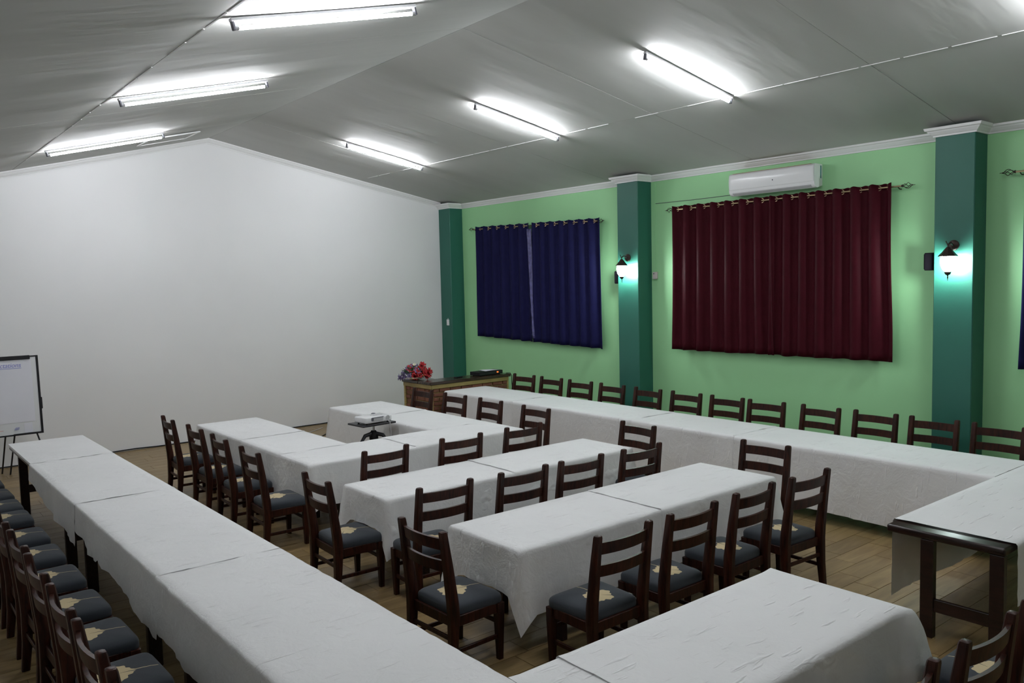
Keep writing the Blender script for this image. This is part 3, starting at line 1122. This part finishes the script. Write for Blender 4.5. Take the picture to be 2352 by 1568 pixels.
# light switch on the corner column
sw = empty('light_switch', 'small white switch on the teal corner column', 'switch', (PX, 13.77, 1.76))
MB().box((-0.012, 0, 0), (0.024, 0.07, 0.12), bev=0.005).build('plate', PLASTIC, sw)
MB().box((-0.028, 0, 0.01), (0.010, 0.03, 0.045), bev=0.003).build('rocker', PLASTIC, sw)
MB().tube([(-0.008, 0, 0.06), (-0.008, 0, 0.085)], 0.006, 6).build('conduit', PLASTIC, sw, True)

# ------------------------------------------------------------------ wall lanterns and speakers


def lantern(y, z, label):
    r = empty('wall_lantern', label, 'wall lamp', (PX, y, z))
    r['group'] = 'lanterns on the teal columns'
    MB().lathe([(0.058, 0.0), (0.058, -0.012), (0.045, -0.024), (0.02, -0.032)], 16, (0, 0, 0), 'X').build('back_plate', BRONZE, r, True)
    pts = [(-0.025, 0, 0.0), (-0.06, 0, 0.02), (-0.10, 0, 0.025), (-0.135, 0, 0.012), (-0.145, 0, -0.01), (-0.145, 0, -0.03)]
    MB().tube(pts, 0.009, 8).build('arm', BRONZE, r, True)
    MB().tube([(-0.145, 0, -0.01), (-0.15, 0.01, 0.02), (-0.158, 0.02, 0.045)], 0.006, 6).build('top_spike', BRONZE, r, True)
    cx = -0.145
    MB().lathe([(0.016, -0.02), (0.03, -0.035), (0.06, -0.075), (0.098, -0.115), (0.100, -0.122), (0.07, -0.123)], 8, (cx, 0, 0), rot0=PI / 8).build('cap', BRONZE, r)
    MB().lathe([(0.066, -0.124), (0.076, -0.15), (0.076, -0.19), (0.062, -0.245), (0.030, -0.290)], 16, (cx, 0, 0)).build('glass', LANTERN, r, True)
    MB().lathe([(0.038, -0.288), (0.034, -0.298), (0.026, -0.318), (0.008, -0.328), (0.005, -0.345), (0.009, -0.352), (0.004, -0.362), (0.004, -0.385)], 10, (cx, 0, 0)).build('finial', BRONZE, r, True)
    return r


lantern(3.985, 2.845, 'lit lantern on the front teal column, right of the maroon curtains')
lantern(8.83, 2.885, 'lit lantern on the middle teal column between navy and maroon curtains')


def speaker(y, z, label):
    r = empty('wall_speaker', label, 'speaker', (9.66, y, z))
    r['group'] = 'black boxes on the columns'
    MB().box((0, 0.07, 0), (0.12, 0.13, 0.20), bev=0.012, seg=2).build('case', MATTBLK, r)
    MB().box((0, 0.138, 0), (0.10, 0.006, 0.17), bev=0.002).build('grille', BLACKM, r)
    MB().box((0, 0.003, 0), (0.05, 0.01, 0.08)).build('mount', DKGREYP, r)
    return r


speaker(4.198, 2.675, 'small black speaker box on the far side of the front column')
speaker(9.048, 2.585, 'small black speaker box on the far side of the middle column')

# ------------------------------------------------------------------ brick counter
CZ = 0.90
ctr = empty('brick_counter', 'L-shaped brick counter with dark wooden top in the far right corner', 'counter', (7.62, 11.57, 0))
ox, oy = 7.62, 11.57
# cores (mortar) and bricks; local frame, front face at y=0, left face at x=0
LFX, LFY, TH, TF = 1.655, 0.82, 0.31, 0.33
mb = MB()
mb.box((LFX / 2, TF / 2 - 0.02, (CZ - 0.12) / 2), (LFX - 0.045, TF - 0.05, CZ - 0.12))
mb.box((TH / 2 - 0.02, 0.05 + LFY / 2, (CZ - 0.12) / 2), (TH - 0.05, LFY - 0.10, CZ - 0.12))
mb.build('mortar_core', MORTAR, ctr)
bl, bh = 0.21, 0.056
brick_meshes = {}


def brick(c, d):
    key = tuple(round(q, 2) for q in d)
    if key not in brick_meshes:
        mb = MB()
        mb.box((0, 0, 0), d, bev=0.004)
        o = mb.build('brick', BRICK, ctr)
        brick_meshes[key] = o.data
    else:
        o = bpy.data.objects.new('brick', brick_meshes[key])
        C.objects.link(o)
        o.parent = ctr
    o.location = c
    o.rotation_euler = (0, 0, random.uniform(-0.01, 0.01))


rows = 10
for j in range(rows):
    z = 0.035 + j * (bh + 0.020)
    x = 0.05 + (0.0 if j % 2 == 0 else -(bl + 0.020) / 2)
    while x < LFX - 0.02:
        a, b = max(x, 0.05), min(x + bl, LFX - 0.03)
        if b - a > 0.05:
            brick(((a + b) / 2, 0.005 + random.uniform(-0.003, 0.003), z + bh / 2), (b - a, 0.05, bh))
        x += bl + 0.020
    y = 0.06 + (0.0 if j % 2 == 0 else -(bl + 0.020) / 2)
    while y < LFY - 0.05:
        a, b = max(y, 0.04), min(y + bl, LFY - 0.06)
        if b - a > 0.05:
            brick((0.005 + random.uniform(-0.003, 0.003), (a + b) / 2, z + bh / 2), (0.05, b - a, bh))
        y += bl + 0.020
# ochre trim under the top, posts at the ends
MB().box((LFX / 2, -0.022, CZ - 0.085), (LFX + 0.01, 0.03, 0.07), bev=0.003).build('trim_board', OLIVE, ctr)
MB().box((-0.022, LFY / 2 - 0.018, CZ - 0.085), (0.03, LFY + 0.03, 0.07), bev=0.003).build('trim_board', OLIVE, ctr)
MB().box((-0.018, LFY - 0.035, (CZ - 0.12) / 2), (0.028, 0.05, CZ - 0.12), bev=0.003).build('end_post', OLIVE, ctr)
MB().box((LFX - 0.012, -0.018, (CZ - 0.12) / 2), (0.035, 0.028, CZ - 0.12), bev=0.003).build('end_post', OLIVE, ctr)
MB().box((LFX / 2, TF / 2 - 0.02, CZ - 0.025), (LFX + 0.09, TF + 0.07, 0.05), bev=0.006).build('counter_top', TOPWOOD, ctr)
MB().box((TH / 2 - 0.02, LFY / 2 + TF / 2 + 0.01, CZ - 0.025), (TH + 0.07, LFY - TF + 0.02, 0.05), bev=0.006).build('counter_top', TOPWOOD, ctr)


def onz(u, v, z):
    d = _f + _rr * ((u - 1176) / F_PX) - _ur * ((v - 784) / F_PX)
    t = (z - CAM_H) / d.z
    return Vector((0, 0, CAM_H)) + d * t


# decoder box with orange display, sheet of paper on it, phone, dangling cable
p = onz(1112, 859, CZ)
dv = empty('media_player', 'flat black media player with orange display on the brick counter', 'media player', (8.92, 11.72, CZ), math.radians(4))
MB().box((0, 0, 0.040), (0.56, 0.26, 0.062), bev=0.005).build('case', BLACK, dv)
MB().box((0, -0.131, 0.040), (0.54, 0.006, 0.050), bev=0.002).build('front_panel', BLACKM, dv)
for k in range(3):
    mb = MB()
    x = 0.135 + k * 0.014
    for (dx, dz, sx, sz) in [(-0.004, 0.006, 0.002, 0.010), (0.004, 0.006, 0.002, 0.010), (-0.004, -0.006, 0.002, 0.010), (0.004, -0.006, 0.002, 0.010), (0, 0.011, 0.008, 0.002), (0, 0, 0.008, 0.002), (0, -0.011, 0.008, 0.002)]:
        mb.box((x + dx, -0.135, 0.045 + dz), (sx, 0.002, sz))
    mb.build('display_digit', ORANGE, dv)
for sx in (-1, 1):
    for sy in (-1, 1):
        MB().lathe([(0.014, 0), (0.014, 0.010)], 8, (sx * 0.22, sy * 0.10, 0.0)).build('foot', BLACK, dv)
mb = MB()
mb.ngrid(lambda u, v: Vector((-0.15 + 0.30 * u, -0.10 + 0.21 * v, 0.003 + 0.006 * math.sin(3 * u + v))), 6, 4)
o = mb.build('paper_sheet', PAPER, None, 'all', loc=(8.99, 11.73, CZ + 0.0725))
o.modifiers.new('thickness', 'SOLIDIFY').thickness = 0.002
tag(o, 'white sheet of paper lying on the black media player', 'paper')
q = onz(1044, 864, CZ)
ph = empty('phone', 'small black handset lying on the counter top near the corner column', 'phone', (8.31, 11.74, CZ), 0.2)
MB().box((0, 0, 0.009), (0.16, 0.075, 0.018), bev=0.006, seg=2).build('case', BLACK, ph)
MB().box((0, 0, 0.0185), (0.12, 0.06, 0.002)).build('screen', LENSM, ph)
mb = MB()
mb.tube([(9.27, 11.60, 0.908), (9.33, 11.55, 0.908), (9.352, 11.53, 0.86), (9.345, 11.53, 0.76), (9.36, 11.54, 0.66), (9.34, 11.55, 0.4), (9.35, 11.56, 0.02)], 0.006, 6)
tag(mb.build('cable', BLACK, None, True), 'black cable dangling from the wall end of the brick counter', 'cable')

# flower arrangement
fl = empty('flower_arrangement', 'low bowl of red and mauve artificial flowers on the counter corner', 'flowers', (7.66, 12.12, CZ))
MB().lathe([(0.05, 0.0), (0.10, 0.012), (0.16, 0.035), (0.165, 0.045), (0.15, 0.045), (0.05, 0.03)], 20).build('bowl', CREAM, fl, True)


def bloom(c, r, m, name, up=Vector((0, 0, 1)), petals=6, trumpet=True):
    mb = MB()
    up = Vector(up).normalized()
    a = up.orthogonal().normalized()
    b = up.cross(a)
    for k in range(petals):
        t = 2 * PI * k / petals + random.uniform(-0.2, 0.2)
        d = a * math.cos(t) + b * math.sin(t)
        sd = up.cross(d)
        base = Vector(c) - up * r * 0.9
        p1 = Vector(c) + d * r * 0.45 - up * r * 0.1
        p2 = Vector(c) + d * r + up * r * 0.15
        w = r * 0.38
        v0 = mb.bm.verts.new(base)
        v1 = mb.bm.verts.new(p1 + sd * w)
        v2 = mb.bm.verts.new(p2 + sd * w * 0.4)
        v3 = mb.bm.verts.new(p2 - sd * w * 0.4)
        v4 = mb.bm.verts.new(p1 - sd * w)
        vm = mb.bm.verts.new(p1 + up * r * 0.12)
        for tri in ((v0, v1, vm), (v1, v2, vm), (v2, v3, vm), (v3, v4, vm), (v4, v0, vm)):
            mb.bm.faces.new(tri)
    o = mb.build(name, m, fl, 'all')
    o.modifiers.new('thickness', 'SOLIDIFY').thickness = 0.002
    return o


RV = _rr.copy()
RV.z = 0
RV.normalize()
FV = Vector((-RV.y, RV.x, 0))


def fpos(u, v, dpt):
    """offset across the view, height and depth about the bowl"""
    return RV * u + FV * dpt + Vector((0, 0, v))


for (u, v, dp, r) in [(-0.04, 0.18, -0.06, 0.075), (0.13, 0.215, 0.0, 0.075), (0.17, 0.17, -0.06, 0.075), (0.02, 0.07, -0.11, 0.075), (0.10, 0.10, -0.12, 0.07), (0.24, 0.10, -0.03, 0.08), (0.265, 0.14, 0.0, 0.07), (-0.07, 0.23, 0.0, 0.06), (0.19, 0.12, -0.10, 0.07), (0.145, 0.265, 0.02, 0.06), (0.05, 0.13, -0.12, 0.065), (0.09, 0.19, -0.03, 0.07), (0.21, 0.06, -0.06, 0.06), (-0.10, 0.20, -0.02, 0.055)]:
    bloom(fpos(u, v, dp), r, RED, 'red_flower', up=fpos(u * 1.2 + random.uniform(-.05, .05), v, -0.14), petals=7)
for (u, v, dp, r) in [(-0.01, 0.24, 0.0, 0.07), (-0.13, 0.20, 0.02, 0.065), (-0.15, 0.14, -0.02, 0.065), (-0.22, 0.10, 0.0, 0.065), (-0.28, 0.045, 0.0, 0.06), (0.06, 0.16, -0.09, 0.07), (-0.18, 0.06, -0.05, 0.065), (-0.09, 0.07, -0.10, 0.065), (0.03, 0.14, 0.0, 0.07), (-0.24, 0.03, -0.04, 0.05)]:
    bloom(fpos(u, v, dp), r, PURPLE, 'mauve_flower', up=fpos(u * 1.2, v, -0.12), petals=7)
bloom(fpos(0.0, 0.265, -0.03), 0.035, CREAM, 'cream_flower', up=fpos(0, 0.2, -0.15))
bloom(fpos(0.17, 0.085, -0.10), 0.028, mat('orange_petal', (0.7, 0.18, 0.02), 0.6), 'orange_flower', up=fpos(0, 0.2, -0.15))
mb = MB()
for k in range(110):
    a = random.uniform(0, 2 * PI)
    rr = random.uniform(0.06, 0.29)
    hgt = random.uniform(0.05, 0.24) * (1.2 - rr * 2)
    tipp = fpos(math.cos(a) * rr, 0.04 + max(0.0, hgt), math.sin(a) * rr * 0.45)
    base = fpos(math.cos(a) * 0.05, 0.05, math.sin(a) * 0.05)
    mid = (tipp + base) / 2 + Vector((0, 0, 0.03))
    sd = (tipp - base).cross(Vector((0, 0, 1))).normalized() * 0.026
    v = [mb.bm.verts.new(x) for x in (base, mid + sd, tipp, mid - sd)]
    mb.bm.faces.new(v)
o = mb.build('foliage', LEAF, fl, 'all')
o.modifiers.new('thickness', 'SOLIDIFY').thickness = 0.002

# ------------------------------------------------------------------ flipchart
fc = empty('flipchart_easel', 'flipchart easel with black frame and written sheets at the left frame edge', 'flipchart', (1.74, 13.0, 0))
fx0, fx1, fz0, fz1 = -0.36, 0.335, 0.615, 1.685
tilt = Matrix.Rotation(math.radians(-5), 4, 'X')


def FB(c, d, name, m, bev=0.0):
    mb = MB()
    mb.box(c, d, bev=bev)
    for v in mb.bm.verts:
        p = v.co - Vector((0, 0, fz0))
        p = tilt @ p
        v.co = p + Vector((0, 0, fz0))
    return mb.build(name, m, fc)


FB(((fx0 + fx1) / 2, 0.0, (fz0 + fz1) / 2), (fx1 - fx0, 0.016, fz1 - fz0), 'whiteboard', GLOSSB)
for x in (fx0, fx1):
    FB((x, -0.004, (fz0 + fz1) / 2), (0.028, 0.032, fz1 - fz0 + 0.02), 'frame_side', BLACK, 0.004)
FB(((fx0 + fx1) / 2, -0.004, fz1), (fx1 - fx0 + 0.02, 0.03, 0.018), 'frame_top', BLACK, 0.004)
FB(((fx0 + fx1) / 2, -0.004, fz0), (fx1 - fx0 + 0.02, 0.03, 0.02), 'frame_bottom', BLACK, 0.004)
FB(((fx0 + fx1) / 2 - 0.03, -0.016, fz1 - 0.012), (fx1 - fx0 - 0.11, 0.03, 0.055), 'paper_clamp', BLACK, 0.006)
FB((fx1 - 0.18, -0.03, fz0 + 0.005), (0.34, 0.07, 0.024), 'pen_tray', BLACK, 0.004)
FB((fx1 + 0.018, 0.0, fz0 + 0.41), (0.018, 0.03, 0.16), 'side_clip', BLACK, 0.003)
FB(((fx0 + fx1) / 2 - 0.025, -0.0105, 1.22), (fx1 - fx0 - 0.10, 0.004, 0.87), 'paper_pad', PAPER)
FB((fx1 - 0.165, -0.0095, fz0 + 0.085), (0.10, 0.003, 0.13), 'paper_slip', PAPER)
FB((-0.335, -0.02, 0.79), (0.06, 0.03, 0.10), 'board_eraser', BLACK, 0.02)


def writing(txt, size, loc, m, name, shear=0.25, align='RIGHT'):
    cu = bpy.data.curves.new(name, 'FONT')
    cu.body = txt
    cu.size = size
    cu.shear = shear
    cu.align_x = align
    cu.extrude = 0.0006
    cu.space_character = 0.95
    tmp = bpy.data.objects.new(name, cu)
    C.objects.link(tmp)
    dg = bpy.context.evaluated_depsgraph_get()
    me = bpy.data.meshes.new_from_object(tmp.evaluated_get(dg))
    bpy.data.objects.remove(tmp)
    me.materials.clear()
    me.materials.append(m)
    o = bpy.data.objects.new(name, me)
    C.objects.link(o)
    o.parent = fc
    o.matrix_local = Matrix.Translation((0, 0, fz0)) @ tilt @ Matrix.Translation((loc[0], loc[1], loc[2] - fz0)) @ Matrix.Rotation(PI / 2, 4, 'X')
    return o


writing('ctations', 0.085, (0.135, -0.0138, 1.545), INK, 'handwriting')
FB((-0.01, -0.0135, 1.53), (0.30, 0.002, 0.006), 'underline', INK)
FB((-0.2, -0.0095, fz0 + 0.075), (0.14, 0.002, 0.006), 'red_pen_line', REDINK)
mb = MB()
for k in range(5):
    mb.tube([(0.0 + 0.012 * k, -0.011, fz0 + 0.07), (0.02 + 0.010 * k, -0.011, fz0 + 0.105)], 0.003, 4)
mb.build('pen_scribble', INK, fc)
# legs of the tripod
MB().tube([(-0.11, 0.57, 0.0), (-0.10, 0.07, 0.62), (-0.09, 0.09, 1.0)], 0.011, 8).build('leg', BLACKM, fc, True)
MB().tube([(-0.03, 0.42, 0.0), (0.01, 0.07, 0.62), (0.01, 0.09, 1.0)], 0.011, 8).build('leg', BLACKM, fc, True)
MB().tube([(0.42, -0.10, 0.0), (0.27, 0.05, 0.62), (0.22, 0.08, 0.9)], 0.011, 8).build('leg', BLACKM, fc, True)

# ------------------------------------------------------------------ projector on its stand
PZ = 0.80
st = empty('projector_stand', 'black projector stand on a tripod inside the U of tables', 'stand', (5.20, 9.29, 0), math.radians(4))
MB().box((0, 0, PZ - 0.012), (0.50, 0.36, 0.022), bev=0.004).build('tray', BLACKM, st)
MB().lathe([(0.017, 0.30), (0.017, PZ - 0.02)], 10, (0.02, 0, 0)).build('pole', CHROME, st, True)
MB().lathe([(0.05, PZ - 0.05), (0.04, PZ - 0.022)], 12, (0.02, 0, 0)).build('collar', BLACK, st, True)
MB().lathe([(0.034, 0.54), (0.058, 0.58), (0.058, 0.65), (0.03, 0.69)], 12, (0.02, 0, 0)).build('hub', BLACK, st, True)
for k in range(3):
    a = math.radians(-60 + 120 * k)
    d = Vector((math.cos(a), math.sin(a), 0))
    c = Vector((0.02, 0, 0))
    MB().tube([c + d * 0.03 + Vector((0, 0, 0.65)), c + d * 0.13 + Vector((0, 0, 0.635)), c + d * 0.20 + Vector((0, 0, 0.55)), c + d * 0.36 + Vector((0, 0, 0.012))], 0.02, 8, radii=[0.028, 0.026, 0.018, 0.014]).build('leg', BLACKM, st, True)
pj = empty('projector', 'small white projector with dark front grille on the stand tray', 'projector', (5.19, 9.24, PZ + 0.001), math.radians(6))
MB().box((0, 0, 0.055), (0.40, 0.26, 0.075), bev=0.016, seg=3).build('case', PLASTIC, pj, True)
MB().box((-0.02, -0.128, 0.06), (0.17, 0.012, 0.045), bev=0.004).build('connector_panel', GREYP, pj)
MB().box((-0.02, -0.130, 0.083), (0.18, 0.012, 0.010), bev=0.002).build('port_strip', DKGREYP, pj)
MB().box((-0.10, -0.130, 0.065), (0.035, 0.012, 0.04), bev=0.003).build('port', DKGREYP, pj)
MB().lathe([(0.030, -0.135), (0.030, -0.126), (0.022, -0.126)], 14, (0.135, 0, 0.062), 'Y').build('speaker_grille', GREYP, pj, True)
MB().lathe([(0.045, 0.11), (0.045, 0.145), (0.035, 0.145)], 16, (0.10, 0, 0.055), 'Y').build('lens', LENSM, pj, True)
MB().box((0.05, 0.0, 0.0935), (0.14, 0.07, 0.003), bev=0.001).build('control_panel', GREYP, pj)
for sx in (-1, 1):
    for sy in (-1, 1):
        MB().lathe([(0.012, 0), (0.012, 0.02)], 8, (sx * 0.16, sy * 0.09, 0)).build('foot', BLACK, pj)
mb = MB()
mb.tube([(5.31, 9.10, 0.84), (5.33, 9.06, 0.82), (5.335, 9.05, 0.7), (5.33, 9.06, 0.4), (5.30, 9.1, 0.1), (5.2, 9.2, 0.012), (4.9, 9.9, 0.010), (4.75, 11.2, 0.010), (5.1, 12.5, 0.010), (6.6, 13.6, 0.010)], 0.006, 6)
tag(mb.build('power_cable', GREYP, None, True), 'thin cable hanging from the projector down to the floor', 'cable')
ad = MB().box((5.30, 9.14, 0.472), (0.07, 0.045, 0.035), bev=0.006).build('power_adapter', BLACK)
tag(ad, 'small black adapter hanging on the projector cable', 'adapter')

# cable along the foot of the white wall
mb = MB()
pts = [(XL + 0.3, D - 0.012, 0.02)]
for k in range(1, 24):
    x = XL + 0.3 + k * 0.32
    pts.append((x, D - 0.014 - 0.015 * abs(noise.noise(Vector((x * 2, 0, 0)))), 0.012 + 0.02 * max(0, noise.noise(Vector((x * 1.3, 5, 0))))))
pts += [(7.1, D - 0.1, 0.01), (6.9, D - 0.5, 0.01), (6.5, D - 0.9, 0.01), (5.9, D - 1.5, 0.01)]
mb.tube(pts, 0.009, 6)
tag(mb.build('floor_cable', BLACK, None, True), 'black cable lying along the foot of the white wall', 'cable')
